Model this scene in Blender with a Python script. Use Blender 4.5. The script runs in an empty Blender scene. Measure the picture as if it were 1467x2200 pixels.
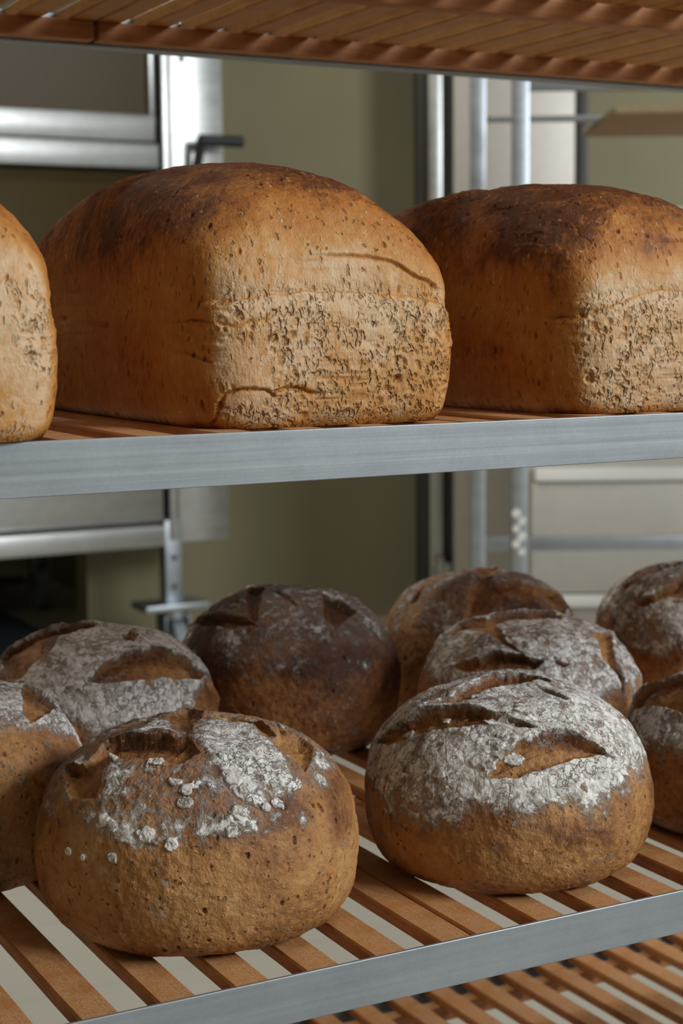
import bpy, bmesh, math, random
import numpy as np
from mathutils import Vector, Matrix

# ================================================================ camera, world, lights, exposure
S = bpy.context.scene
COL = S.collection
EYE = 1.05                      # camera height above the bakery floor
CAM_R = (0.88080565, -0.47339102, -0.00907461)
CAM_U = (0.06310857, 0.09838373, 0.99314548)
CAM_F = (0.46925336, 0.87534084, -0.11653198)
cam_d = bpy.data.cameras.new('camera'); cam = bpy.data.objects.new('camera', cam_d); COL.objects.link(cam)
m = Matrix.Identity(4)
for i in range(3):
    m[i][0] = CAM_R[i]; m[i][1] = CAM_U[i]; m[i][2] = -CAM_F[i]
m.translation = Vector((0, 0, EYE)); cam.matrix_world = m
cam_d.sensor_fit = 'VERTICAL'; cam_d.sensor_height = 36.0; cam_d.lens = 57.87
cam_d.clip_start = 0.02; cam_d.clip_end = 60
cam_d.dof.use_dof = True; cam_d.dof.focus_distance = 0.90; cam_d.dof.aperture_fstop = 12.5
S.camera = cam

S.view_settings.view_transform = 'Standard'; S.view_settings.look = 'None'
S.view_settings.gamma = 1.0; S.view_settings.use_curve_mapping = False
S.view_settings.exposure = 0.0

w = bpy.data.worlds.new('world'); S.world = w; w.use_nodes = True
w.node_tree.nodes['Background'].inputs[0].default_value = (0.75, 0.85, 1.0, 1)
w.node_tree.nodes['Background'].inputs[1].default_value = 0.1

def area(name, loc, target, sx, sy, power, color):
    l = bpy.data.lights.new(name, 'AREA'); l.shape = 'RECTANGLE'; l.size = sx; l.size_y = sy; l.energy = power; l.color = color
    o = bpy.data.objects.new(name, l); COL.objects.link(o); o.location = loc
    o.rotation_euler = (Vector(target) - Vector(loc)).to_track_quat('-Z', 'Y').to_euler()
    return o
# daylight through the front window, then unseen side and overhead lights added
area('window_daylight', (3.35, -2.9, 3.05), (0.6, 0.8, 0.9), 2.4, 1.3, 228, (0.93, 0.97, 1.0))
area('side_fill_light', (5.35, 3.7, 1.9), (2.0, 4.2, 1.3), 1.4, 1.4, 20, (0.93, 0.97, 1.0))  # unseen light added to grade the back wall from the right
area('added_top_light', (1.0, -0.4, 3.76), (1.0, -0.4, 0), 1.2, 0.3, 10, (1.0, 0.93, 0.82))  # unseen overhead light added to brighten loaf tops and battens
area('added_wall_light', (0.0, 2.8, 3.76), (0.0, 2.8, 0), 1.4, 0.3, 48, (1.0, 0.93, 0.82))  # unseen light added to give the back wall its gradient
# ---------------------------------------------------------------- noise and shape maths (numpy)
_rng = np.random.RandomState(7)
_LAT = _rng.rand(32, 32, 32).astype(np.float32)

def vnoise(x, y, z):
    """smooth value noise in 0..1"""
    xi = np.floor(x).astype(np.int64); yi = np.floor(y).astype(np.int64); zi = np.floor(z).astype(np.int64)
    fx = x - xi; fy = y - yi; fz = z - zi
    fx = fx * fx * (3 - 2 * fx); fy = fy * fy * (3 - 2 * fy); fz = fz * fz * (3 - 2 * fz)
    x0 = xi & 31; y0 = yi & 31; z0 = zi & 31; x1 = (xi + 1) & 31; y1 = (yi + 1) & 31; z1 = (zi + 1) & 31
    a = _LAT[x0, y0, z0] * (1 - fx) + _LAT[x1, y0, z0] * fx
    b = _LAT[x0, y1, z0] * (1 - fx) + _LAT[x1, y1, z0] * fx
    c = _LAT[x0, y0, z1] * (1 - fx) + _LAT[x1, y0, z1] * fx
    d = _LAT[x0, y1, z1] * (1 - fx) + _LAT[x1, y1, z1] * fx
    return (a * (1 - fy) + b * fy) * (1 - fz) + (c * (1 - fy) + d * fy) * fz

def fbm(P, scale, octaves=3, seed=0.0, gain=0.5):
    """fractal noise around 0, roughly -0.5..0.5; scale = size of the largest lump in metres"""
    out = 0.0; amp = 1.0; tot = 0.0; f = 1.0 / scale
    for o in range(octaves):
        out = out + amp * (vnoise(P[..., 0] * f + seed * 3.1 + o * 7.7, P[..., 1] * f + seed * 5.3 + o * 3.3, P[..., 2] * f + seed * 1.7 + o * 9.1) - 0.5)
        tot += amp; amp *= gain; f *= 2.03
    return out / tot

def worley(P, scale, seed=0):
    """F1, F2 cell distances in cell units and a random value of the nearest cell"""
    q = P / scale + seed * 11.37
    qi = np.floor(q).astype(np.int64)
    r1 = np.full(q.shape[:-1], 9.0); r2 = r1.copy(); rv = np.zeros_like(r1)
    for i in (-1, 0, 1):
        for j in (-1, 0, 1):
            for k in (-1, 0, 1):
                c = qi + np.array([i, j, k])
                h = (c[..., 0] * 73856093) ^ (c[..., 1] * 19349663) ^ (c[..., 2] * 83492791)
                h1 = ((h * 2654435761) >> 7) & 1023; h2 = ((h * 2246822519) >> 9) & 1023; h3 = ((h * 3266489917) >> 8) & 1023
                dx = c[..., 0] + h1 / 1023.0 - q[..., 0]; dy = c[..., 1] + h2 / 1023.0 - q[..., 1]; dz = c[..., 2] + h3 / 1023.0 - q[..., 2]
                d = np.sqrt(dx * dx + dy * dy + dz * dz)
                n = d < r1
                r2 = np.where(n, r1, np.minimum(r2, d)); rv = np.where(n, ((h1 * 7 + h2 * 3 + h3) & 255) / 255.0, rv); r1 = np.where(n, d, r1)
    return r1, r2, rv

def sstep(a, b, x):
    t = np.clip((x - a) / (b - a), 0, 1)
    return t * t * (3 - 2 * t)

def poly_sd(px, py, poly):
    """signed distance (inside positive) and the outward direction at the nearest edge point"""
    best = np.full(px.shape, 1e9); gx = np.zeros_like(px); gy = np.zeros_like(px); inside = np.zeros(px.shape, bool)
    n = len(poly)
    for i in range(n):
        ax, ay = poly[i]; bx, by = poly[(i + 1) % n]
        ex, ey = bx - ax, by - ay
        t = np.clip(((px - ax) * ex + (py - ay) * ey) / (ex * ex + ey * ey + 1e-12), 0, 1)
        dx = px - ax - t * ex; dy = py - ay - t * ey
        d = np.sqrt(dx * dx + dy * dy)
        m = d < best
        best = np.where(m, d, best); gx = np.where(m, dx / (d + 1e-9), gx); gy = np.where(m, dy / (d + 1e-9), gy)
        if ay != by:
            cr = ((ay > py) != (by > py)) & (px < (bx - ax) * (py - ay) / (by - ay) + ax)
            inside ^= cr
    s = np.where(inside, 1.0, -1.0)
    return best * s, -gx * s, -gy * s

def round_base(az, t, R, h, zb=0.42, base=0.60, sx=1.0, sy=1.0, rot=0.0, e=0.72):
    """boule body. t = 0 at the crown, 1 at the widest line, 2 at the rim of the flat base, 2..2.3 underneath"""
    ph = (1 - np.clip(t, 0, 2)) * (math.pi / 2)
    c = np.clip(np.cos(ph), 0, 1); s = np.sin(ph)
    z = np.where(s < 0, h * zb * (1 - np.abs(s) ** 0.8), h * zb + h * (1 - zb) * np.abs(s))
    r = np.where(s < 0, R * (base + (1 - base) * c ** 0.7), R * c ** e)
    r = np.where(t > 2, R * base * (2.3 - np.clip(t, 2, 2.3)) / 0.3, r)
    ca, sa = np.cos(az - rot), np.sin(az - rot)
    x = r * ca * sx; y = r * sa * sy
    return np.stack([x * math.cos(rot) - y * math.sin(rot), x * math.sin(rot) + y * math.cos(rot), z], -1)

# ================================================================ materials
def new_mat(name):
    m = bpy.data.materials.new(name); m.use_nodes = True
    nt = m.node_tree; nt.nodes.clear()
    out = nt.nodes.new('ShaderNodeOutputMaterial'); b = nt.nodes.new('ShaderNodeBsdfPrincipled')
    nt.links.new(b.outputs[0], out.inputs[0])
    return m, nt, b

class G:
    """small helper for wiring nodes"""
    def __init__(s, nt):
        s.nt = nt; s.tc = nt.nodes.new('ShaderNodeTexCoord').outputs['Object']
    def n(s, t): return s.nt.nodes.new(t)
    def put(s, sock, v):
        if isinstance(v, bpy.types.NodeSocket): s.nt.links.new(v, sock)
        else: sock.default_value = v
    def math(s, op, a, b=0.0, c=None, clamp=False):
        n = s.n('ShaderNodeMath'); n.operation = op; n.use_clamp = clamp
        s.put(n.inputs[0], a); s.put(n.inputs[1], b)
        if c is not None: s.put(n.inputs[2], c)
        return n.outputs[0]
    def mapping(s, scale=(1, 1, 1), rot=(0, 0, 0), vec=None):
        n = s.n('ShaderNodeMapping'); s.put(n.inputs[0], vec or s.tc); n.inputs['Scale'].default_value = scale; n.inputs['Rotation'].default_value = rot
        return n.outputs[0]
    def noise(s, scale, detail=3, rough=0.5, vec=None, dist=0.0):
        n = s.n('ShaderNodeTexNoise'); s.put(n.inputs['Vector'], vec or s.tc)
        n.inputs['Scale'].default_value = scale; n.inputs['Detail'].default_value = detail; n.inputs['Roughness'].default_value = rough; n.inputs['Distortion'].default_value = dist
        return n.outputs[0]
    def voro(s, scale, feature='F1', vec=None, rand=1.0, out='Distance'):
        n = s.n('ShaderNodeTexVoronoi'); n.feature = feature; s.put(n.inputs['Vector'], vec or s.tc)
        n.inputs['Scale'].default_value = scale; n.inputs['Randomness'].default_value = rand
        return n.outputs[out]
    def warp(s, scale, amount, vec=None):
        n = s.n('ShaderNodeTexNoise'); s.put(n.inputs['Vector'], vec or s.tc); n.inputs['Scale'].default_value = scale; n.inputs['Detail'].default_value = 2
        a = s.n('ShaderNodeVectorMath'); a.operation = 'SUBTRACT'; s.put(a.inputs[0], n.outputs['Color']); a.inputs[1].default_value = (.5, .5, .5)
        b = s.n('ShaderNodeVectorMath'); b.operation = 'SCALE'; s.put(b.inputs[0], a.outputs[0]); b.inputs['Scale'].default_value = amount
        c = s.n('ShaderNodeVectorMath'); c.operation = 'ADD'; s.put(c.inputs[0], vec or s.tc); s.put(c.inputs[1], b.outputs[0])
        return c.outputs[0]
    def ramp(s, fac, stops, interp='LINEAR'):
        n = s.n('ShaderNodeValToRGB'); s.put(n.inputs[0], fac); cr = n.color_ramp; cr.interpolation = interp
        while len(cr.elements) < len(stops): cr.elements.new(0.5)
        for e, (p, c) in zip(cr.elements, stops):
            e.position = p; e.color = c if len(c) == 4 else (*c, 1)
        return n.outputs[0]
    def step(s, v, a, b):
        n = s.n('ShaderNodeMapRange'); n.interpolation_type = 'SMOOTHSTEP'; s.put(n.inputs[0], v)
        n.inputs[1].default_value = a; n.inputs[2].default_value = b
        return n.outputs[0]
    def mix(s, f, a, b, mode='MIX'):
        n = s.n('ShaderNodeMix'); n.data_type = 'RGBA'; n.blend_type = mode
        s.put(n.inputs[0], f)
        for k, v in ((6, a), (7, b)):
            if isinstance(v, tuple): v = (*v, 1) if len(v) == 3 else v
            s.put(n.inputs[k], v)
        return n.outputs[2]
    def attr(s, name):
        n = s.n('ShaderNodeAttribute'); n.attribute_name = name; return n.outputs['Fac']
    def bump(s, h, dist, strength=1.0, normal=None):
        n = s.n('ShaderNodeBump'); s.put(n.inputs['Height'], h); n.inputs['Distance'].default_value = dist; n.inputs['Strength'].default_value = strength
        if normal: s.put(n.inputs['Normal'], normal)
        return n.outputs[0]

def simple(name, color, rough=0.5, metal=0.0, noise=0.0, nscale=20, spec=0.5, bump=0.0, bscale=200):
    m, nt, b = new_mat(name); g = G(nt)
    if noise:
        f = g.noise(nscale, 4)
        lo = tuple(c * (1 - noise) for c in color); hi = tuple(min(1, c * (1 + noise)) for c in color)
        nt.links.new(g.ramp(f, [(0.3, lo), (0.7, hi)]), b.inputs['Base Color'])
    else: b.inputs['Base Color'].default_value = (*color, 1)
    b.inputs['Roughness'].default_value = rough; b.inputs['Metallic'].default_value = metal; b.inputs['Specular IOR Level'].default_value = spec
    if bump: nt.links.new(g.bump(g.noise(bscale, 3), bump), b.inputs['Normal'])
    return m

def steel(name, color=(0.55, 0.57, 0.58), rough=0.3, brush=(4, 4, 300), metal=1.0, mott=0.12):
    m, nt, b = new_mat(name); g = G(nt)
    f = g.noise(1.0, 4, vec=g.mapping(brush)); f2 = g.noise(28, 4, 0.6)
    f3 = g.noise(700, 3, 0.7)
    s = g.math('ADD', g.math('ADD', g.math('MULTIPLY', f, 0.35), g.math('MULTIPLY', f2, 0.40)), g.math('MULTIPLY', f3, 0.25))
    lo = tuple(c * (1 - mott) for c in color); hi = tuple(min(1, c * (1 + mott)) for c in color)
    nt.links.new(g.ramp(s, [(0.35, lo), (0.65, hi)]), b.inputs['Base Color'])
    b.inputs['Metallic'].default_value = metal
    nt.links.new(g.math('ADD', g.math('MULTIPLY', f, 0.15), rough - 0.07), b.inputs['Roughness'])
    nt.links.new(g.bump(f, 0.0003, 0.3), b.inputs['Normal'])
    return m

def crust_material(name, pale, mid, dark, deep, flour=True, pores=0.0, grain=(1, 1, 1)):
    """baked crust: colour by the 'toast' attribute, dusting by 'flour', torn crumb by 'cut'"""
    m, nt, b = new_mat(name); g = G(nt)
    toast = g.attr('toast')
    gv = g.mapping(grain)
    n1 = g.noise(38, 5, 0.6); n2 = g.noise(230, 5, 0.65, vec=gv, dist=0.4); n3 = g.noise(800, 3, 0.6, vec=gv)
    t = g.math('ADD', toast, g.math('MULTIPLY', g.math('SUBTRACT', n1, 0.5), 0.85))
    t = g.math('ADD', t, g.math('MULTIPLY', g.math('SUBTRACT', n2, 0.5), 0.75), clamp=True)
    col = g.ramp(t, [(0.0, pale), (0.38, mid), (0.72, dark), (1.0, deep)])
    # bran flecks and little blisters
    wv = g.warp(260, 0.005, vec=gv)
    fl = g.voro(330, vec=wv, out='Color'); fd = g.voro(330, vec=wv)
    sep = g.n('ShaderNodeSeparateColor'); g.put(sep.inputs[0], fl)
    fleck = g.math('MULTIPLY', g.step(sep.outputs[0], 0.80, 0.86), g.step(fd, 0.42, 0.20))
    col = g.mix(g.math('MULTIPLY', fleck, 0.62), col, tuple(c * 0.45 for c in dark))
    lite = g.math('MULTIPLY', g.step(sep.outputs[1], 0.86, 0.92), g.step(fd, 0.40, 0.22))
    col = g.mix(g.math('MULTIPLY', lite, 0.35), col, tuple(min(1, c * 1.35) for c in pale))
    h = g.math('ADD', g.math('MULTIPLY', n2, 0.55), g.math('MULTIPLY', n3, 0.30))
    h = g.math('SUBTRACT', h, g.math('MULTIPLY', fleck, 0.45))
    h = g.math('ADD', h, g.math('MULTIPLY', lite, 0.25))
    if pores:
        pa = g.attr('pore')
        pv = g.warp(150, 0.009, vec=gv)
        p1 = g.voro(230, vec=pv); p2 = g.voro(520, vec=pv)
        hole = g.math('MAXIMUM', g.step(p1, 0.46, 0.22), g.math('MULTIPLY', g.step(p2, 0.42, 0.20), 0.6))
        pick = g.step(g.noise(90, 2), 0.40, 0.52)
        hole = g.math('MULTIPLY', g.math('MULTIPLY', hole, pick), pa)
        col = g.mix(g.math('MULTIPLY', hole, 0.30), col, tuple(c * 0.62 for c in mid))
        h = g.math('SUBTRACT', h, g.math('MULTIPLY', hole, 1.3 * pores))
    if flour:
        fa = g.attr('flour')
        wv2 = g.warp(200, 0.010)
        edge = g.voro(190, 'DISTANCE_TO_EDGE', vec=wv2)
        cell = g.n('ShaderNodeSeparateColor'); g.put(cell.inputs[0], g.voro(190, vec=wv2, out='Color'))
        fn = g.noise(150, 6, 0.72, dist=0.5); fn2 = g.noise(42, 4, 0.6)
        v = g.math('ADD', fa, g.math('MULTIPLY', g.math('SUBTRACT', fn, 0.5), 2.0))
        v = g.math('ADD', v, g.math('MULTIPLY', g.math('SUBTRACT', fn2, 0.5), 1.9))
        v = g.math('ADD', v, g.math('MULTIPLY', g.math('SUBTRACT', cell.outputs[0], 0.5), 0.45))
        cover = g.step(v, 0.35, 0.95)
        crack = g.step(edge, 0.0, 0.07)
        crack = g.math('MAXIMUM', crack, g.step(g.noise(70, 2), 0.42, 0.60))
        cover2 = g.math('MULTIPLY', cover, g.math('ADD', g.math('MULTIPLY', crack, 0.5), 0.5))
        dust = g.step(fa, 0.02, 0.6)
        col = g.mix(g.math('MULTIPLY', dust, 0.20), col, (0.52, 0.43, 0.36))
        wn = g.math('ADD', g.math('MULTIPLY', g.noise(300, 4, 0.7), 0.7), g.math('MULTIPLY', cell.outputs[1], 0.3))
        white = g.ramp(wn, [(0.3, (0.50, 0.48, 0.44)), (0.62, (0.92, 0.91, 0.88))])
        col = g.mix(g.math('MULTIPLY', cover2, 0.90), col, white)
        h = g.math('ADD', h, g.math('MULTIPLY', g.math('MULTIPLY', cover, crack), 0.9))
    g.put(b.inputs['Base Color'], col)
    r = g.math('ADD', 0.42, g.math('MULTIPLY', n2, 0.25))
    if flour: r = g.math('ADD', r, g.math('MULTIPLY', cover, 0.4), clamp=True)
    g.put(b.inputs['Roughness'], r)
    b.inputs['Specular IOR Level'].default_value = 0.42
    g.put(b.inputs['Normal'], g.bump(h, 0.0019, 1.0))
    return m

M = {}
M['boule'] = crust_material('rye_crust', (0.56, 0.32, 0.135), (0.42, 0.20, 0.064), (0.20, 0.074, 0.020), (0.080, 0.026, 0.008))
M['tin'] = crust_material('wholemeal_crust', (0.63, 0.43, 0.255), (0.52, 0.25, 0.070), (0.42, 0.150, 0.024), (0.13, 0.036, 0.008), flour=False, pores=1.0, grain=(1, 1, 0.55))
M['lip'] = steel('brushed_aluminium', (0.33, 0.36, 0.385), 0.45, (3, 300, 300), 0.7, 0.15)
M['steel'] = steel('stainless_steel', (0.56, 0.57, 0.56), 0.36, (2, 2, 120))
M['steel_dull'] = steel('dull_steel', (0.46, 0.50, 0.54), 0.42, (2, 2, 60))
M['steel_panel'] = steel('cabinet_steel', (0.60, 0.57, 0.52), 0.48, (2, 2, 2), 0.45, 0.06)
M['rubber'] = simple('black_rubber', (0.02, 0.02, 0.018), 0.5)
M['gasket'] = simple('dark_gasket', (0.045, 0.042, 0.035), 0.45)
M['glass_dark'] = simple('dark_oven_glass', (0.060, 0.042, 0.016), 0.30, spec=0.08)
M['plastic'] = simple('black_handle_plastic', (0.02, 0.021, 0.022), 0.35)
M['white_steel'] = simple('white_enamel', (0.85, 0.86, 0.84), 0.3)
M['wall'] = simple('olive_plaster', (0.26, 0.23, 0.135), 0.85, noise=0.04, nscale=3, bump=0.001, bscale=60)
M['wall_white'] = simple('white_plaster', (0.45, 0.45, 0.42), 0.8, noise=0.03, nscale=3)
M['wheel'] = simple('grey_caster_rubber', (0.24, 0.29, 0.32), 0.5)
M['mat'] = simple('dark_floor_shade', (0.02, 0.03, 0.045), 0.7)  # dark colour standing in for shade on the floor

def wood(name, c1, c2, c3, axis_scale):
    m, nt, b = new_mat(name); g = G(nt)
    mp = g.mapping(axis_scale)
    f = g.noise(1.0, 6, 0.65, vec=mp, dist=0.6); f2 = g.noise(60, 4, 0.6); f3 = g.noise(900, 3, 0.7)
    inf = g.n('ShaderNodeObjectInfo').outputs['Random']
    v = g.math('ADD', g.math('MULTIPLY', f, 0.6), g.math('MULTIPLY', f2, 0.4))
    v = g.math('ADD', v, g.math('MULTIPLY', g.math('SUBTRACT', inf, 0.5), 0.14))
    col = g.ramp(v, [(0.32, c1), (0.52, c2), (0.72, c3)])
    # light flour dust caught on the top of the grain
    geo = g.n('ShaderNodeNewGeometry'); sp = g.n('ShaderNodeSeparateXYZ'); g.put(sp.inputs[0], geo.outputs['Normal'])
    flat = g.step(g.math('ABSOLUTE', sp.outputs[2]), 0.6, 0.9)      # level faces are mixed paler than the upright sides
    col = g.mix(g.math('MULTIPLY', flat, 0.5), col, (0.50, 0.235, 0.070))
    up = g.step(sp.outputs[2], 0.8, 1.0)
    du = g.math('MULTIPLY', g.math('MULTIPLY', up, g.step(f3, 0.44, 0.66)), g.step(f2, 0.30, 0.62))
    col = g.mix(g.math('MULTIPLY', du, 0.6), col, (0.62, 0.47, 0.33))
    g.put(b.inputs['Base Color'], col)
    b.inputs['Roughness'].default_value = 0.6
    g.put(b.inputs['Normal'], g.bump(g.math('ADD', f, g.math('MULTIPLY', f3, 0.5)), 0.0006, 0.7))
    return m
M['wood'] = wood('oiled_beech', (0.25, 0.085, 0.020), (0.43, 0.170, 0.047), (0.56, 0.26, 0.09), (400, 14, 400))
M['wood_x'] = wood('oiled_beech_batten', (0.25, 0.085, 0.02), (0.38, 0.15, 0.042), (0.48, 0.21, 0.07), (14, 400, 400))
M['board'] = wood('pale_proving_board', (0.20, 0.15, 0.08), (0.27, 0.20, 0.11), (0.34, 0.26, 0.16), (10, 80, 80))

M['wood_bounce_lit'] = wood('beech_floor_bounce', (0.30, 0.15, 0.045), (0.46, 0.25, 0.085), (0.58, 0.35, 0.14), (400, 14, 400))  # wood paled to paint in light bounced up from the floor

def floor_tone():
    m, nt, b = new_mat('grey_floor_tiles'); g = G(nt)
    n = g.n('ShaderNodeTexBrick'); g.put(n.inputs['Vector'], g.tc)
    n.offset = 0.0; n.inputs['Scale'].default_value = 1.0; n.inputs['Brick Width'].default_value = 0.3; n.inputs['Row Height'].default_value = 0.3
    n.inputs['Mortar Size'].default_value = 0.003
    n.inputs['Color1'].default_value = (0.46, 0.44, 0.38, 1); n.inputs['Color2'].default_value = (0.445, 0.425, 0.365, 1); n.inputs['Mortar'].default_value = (0.39, 0.37, 0.33, 1)
    g.put(b.inputs['Base Color'], n.outputs[0]); b.inputs['Roughness'].default_value = 0.45
    return m
M['floor'] = floor_tone()

# ================================================================ object helpers
def link_mesh(name, me, mat, parent=None):
    o = bpy.data.objects.new(name, me); COL.objects.link(o)
    if mat: me.materials.append(mat)
    if parent: o.parent = parent
    return o
def tag(o, label=None, cat=None, group=None, kind=None):
    if label: o['label'] = label
    if cat: o['category'] = cat
    if group: o['group'] = group
    if kind: o['kind'] = kind
    return o
def empty(name, loc, rz=0.0):
    o = bpy.data.objects.new(name, None); COL.objects.link(o); o.location = loc; o.rotation_euler = (0, 0, rz); o.empty_display_size = 0.05
    return o
def bm_box(bm, x0, x1, y0, y1, z0, z1, bevel=0.0, seg=2):
    r = bmesh.ops.create_cube(bm, size=1.0)
    vs = r['verts']
    for v in vs:
        v.co = Vector(((x0 + x1) / 2 + v.co.x * (x1 - x0), (y0 + y1) / 2 + v.co.y * (y1 - y0), (z0 + z1) / 2 + v.co.z * (z1 - z0)))
    if bevel:
        es = list({e for v in vs for e in v.link_edges})
        bmesh.ops.bevel(bm, geom=es, offset=bevel, segments=seg, affect='EDGES', profile=0.5)
def bm_cyl(bm, p0, p1, r, seg=24, r2=None):
    p0 = Vector(p0); p1 = Vector(p1); d = p1 - p0
    ret = bmesh.ops.create_cone(bm, cap_ends=True, segments=seg, radius1=r, radius2=r if r2 is None else r2, depth=d.length)
    q = d.to_track_quat('Z', 'Y').to_matrix().to_4x4(); q.translation = (p0 + p1) / 2
    bmesh.ops.transform(bm, matrix=q, verts=ret['verts'])
def build(name, bm, mat, parent=None, smooth=True):
    me = bpy.data.meshes.new(name)
    bmesh.ops.recalc_face_normals(bm, faces=bm.faces)
    bm.to_mesh(me); bm.free()
    if smooth:
        me.polygons.foreach_set('use_smooth', [True] * len(me.polygons))
        me.set_sharp_from_angle(angle=math.radians(35))
    return link_mesh(name, me, mat, parent)
def boxes(name, lst, mat, parent=None, bevel=0.0):
    bm = bmesh.new()
    for b in lst: bm_box(bm, *b, bevel=bevel)
    return build(name, bm, mat, parent)

def prism(name, outline, y0, y1, mat, parent=None, axis='x'):
    """extrude a YZ outline along X (axis x) from y0 to y1"""
    bm = bmesh.new(); a = []; b = []
    for p, q in outline:
        a.append(bm.verts.new((y0, p, q))); b.append(bm.verts.new((y1, p, q)))
    n = len(a)
    bm.faces.new(a); bm.faces.new(b[::-1])
    for i in range(n): bm.faces.new((a[i], b[i], b[(i + 1) % n], a[(i + 1) % n]))
    return build(name, bm, mat, parent)

# ================================================================ the room
def slab(name, b, mat):
    o = boxes(name, [b], mat); tag(o, kind='structure'); return o
XL, XR, YF, YB, YR, H = -2.4, 5.5, -3.0, 5.0, 7.0, 3.9
slab('floor', (XL - .1, XR + .1, YF - .1, YR + .1, -0.1, 0), M['floor'])
slab('ceiling', (XL - .1, XR + .1, YF - .1, YR + .1, H, H + .1), M['wall_white'])
slab('wall_back', (1.75, XR, YB, YB + .1, 0, H), M['wall'])
slab('wall_recess_side', (2.10, 2.20, YB + .1, YR, 0, H), M['wall'])
slab('wall_recess_back', (XL, 2.20, YR, YR + .1, 0, H), M['wall'])
slab('wall_left', (XL - .1, XL, YF, YR, 0, H), M['wall'])
def wall_with_window(name, axis, pos, thick, a0, a1, w0, w1, z0, z1):
    L = [(a0, w0, 0, H), (w1, a1, 0, H), (w0, w1, 0, z0), (w0, w1, z1, H)]
    bl = []
    for u0, u1, q0, q1 in L:
        bl.append((u0, u1, pos, pos + thick, q0, q1) if axis == 'y' else (pos, pos + thick, u0, u1, q0, q1))
    o = boxes(name, bl, M['wall_white']); tag(o, kind='structure')
    fr = []; t = 0.05
    for u0, u1, q0, q1 in [(w0, w0 + t, z0, z1), (w1 - t, w1, z0, z1), (w0, w1, z0, z0 + t), (w0, w1, z1 - t, z1), ((w0 + w1) / 2 - t / 2, (w0 + w1) / 2 + t / 2, z0, z1)]:
        m0 = pos + thick * 0.3; m1 = pos + thick * 0.7
        fr.append((u0, u1, m0, m1, q0, q1) if axis == 'y' else (m0, m1, u0, u1, q0, q1))
    return fr
f1 = wall_with_window('wall_front', 'y', YF - .1, .1, XL, XR, 2.1, 4.6, 2.35, 3.75)
o = boxes('window_1', f1, M['white_steel']); tag(o, kind='structure')
f2 = wall_with_window('wall_right', 'x', XR, .1, YF, YR, 2.9, 4.5, 1.1, 2.7)
o = boxes('added_side_window', f2, M['white_steel']); tag(o, kind='structure')  # unseen window added around the side light

# ================================================================ deck oven at the left
Y4 = 4.6
ov = tag(empty('deck_oven', (0.9, 4.8, 0)), 'stainless steel deck oven with dark glass door behind the tin loaves, far left', 'oven')
def E(z): return z + EYE
def opart(name, lst, mat, parent=ov, bevel=0.004):
    # built around the oven's own origin
    lst = [(a - 0.9, b - 0.9, c - 4.8, d - 4.8, e, f) for a, b, c, d, e, f in lst]
    return boxes(name, lst, mat, parent, bevel)
opart('body', [(0.1, 1.885, 4.66, 4.95, E(-0.60), E(1.35))], M['gasket'])
opart('corner_column', [(1.905, 2.073, Y4, 4.97, E(-0.67), E(1.35))], M['steel'])
opart('edge_strip', [(1.876, 1.900, Y4 - .012, Y4 + .03, E(-0.66), E(1.35))], M['steel'])
d1 = opart('door', [(0.1, 1.862, Y4 + .01, Y4 + .055, E(0.522), E(0.600)), (1.845, 1.862, Y4 + .01, Y4 + .055, E(0.60), E(1.0)), (0.1, 1.862, Y4 + .01, Y4 + .055, E(0.99), E(1.1))], M['steel'])
opart('door_glass', [(0.1, 1.845, Y4 + .03, Y4 + .04, E(0.60), E(0.99))], M['glass_dark'], d1, 0)
d1.location  # sub-part shares the door's frame
opart('fascia', [(0.1, 1.866, Y4 - .005, Y4 + .055, E(0.443), E(0.516))], M['steel'])
opart('lower_door', [(0.1, 1.862, Y4 + .03, Y4 + .055, E(-0.20), E(0.435))], M['glass_dark'])
opart('lower_panel', [(0.1, 1.862, Y4 + .01, Y4 + .055, E(-0.603), E(-0.20))], M['steel'])
opart('bottom_rail', [(0.1, 1.853, Y4 - .025, Y4 + .055, E(-0.675), E(-0.612))], M['steel'])
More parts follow.
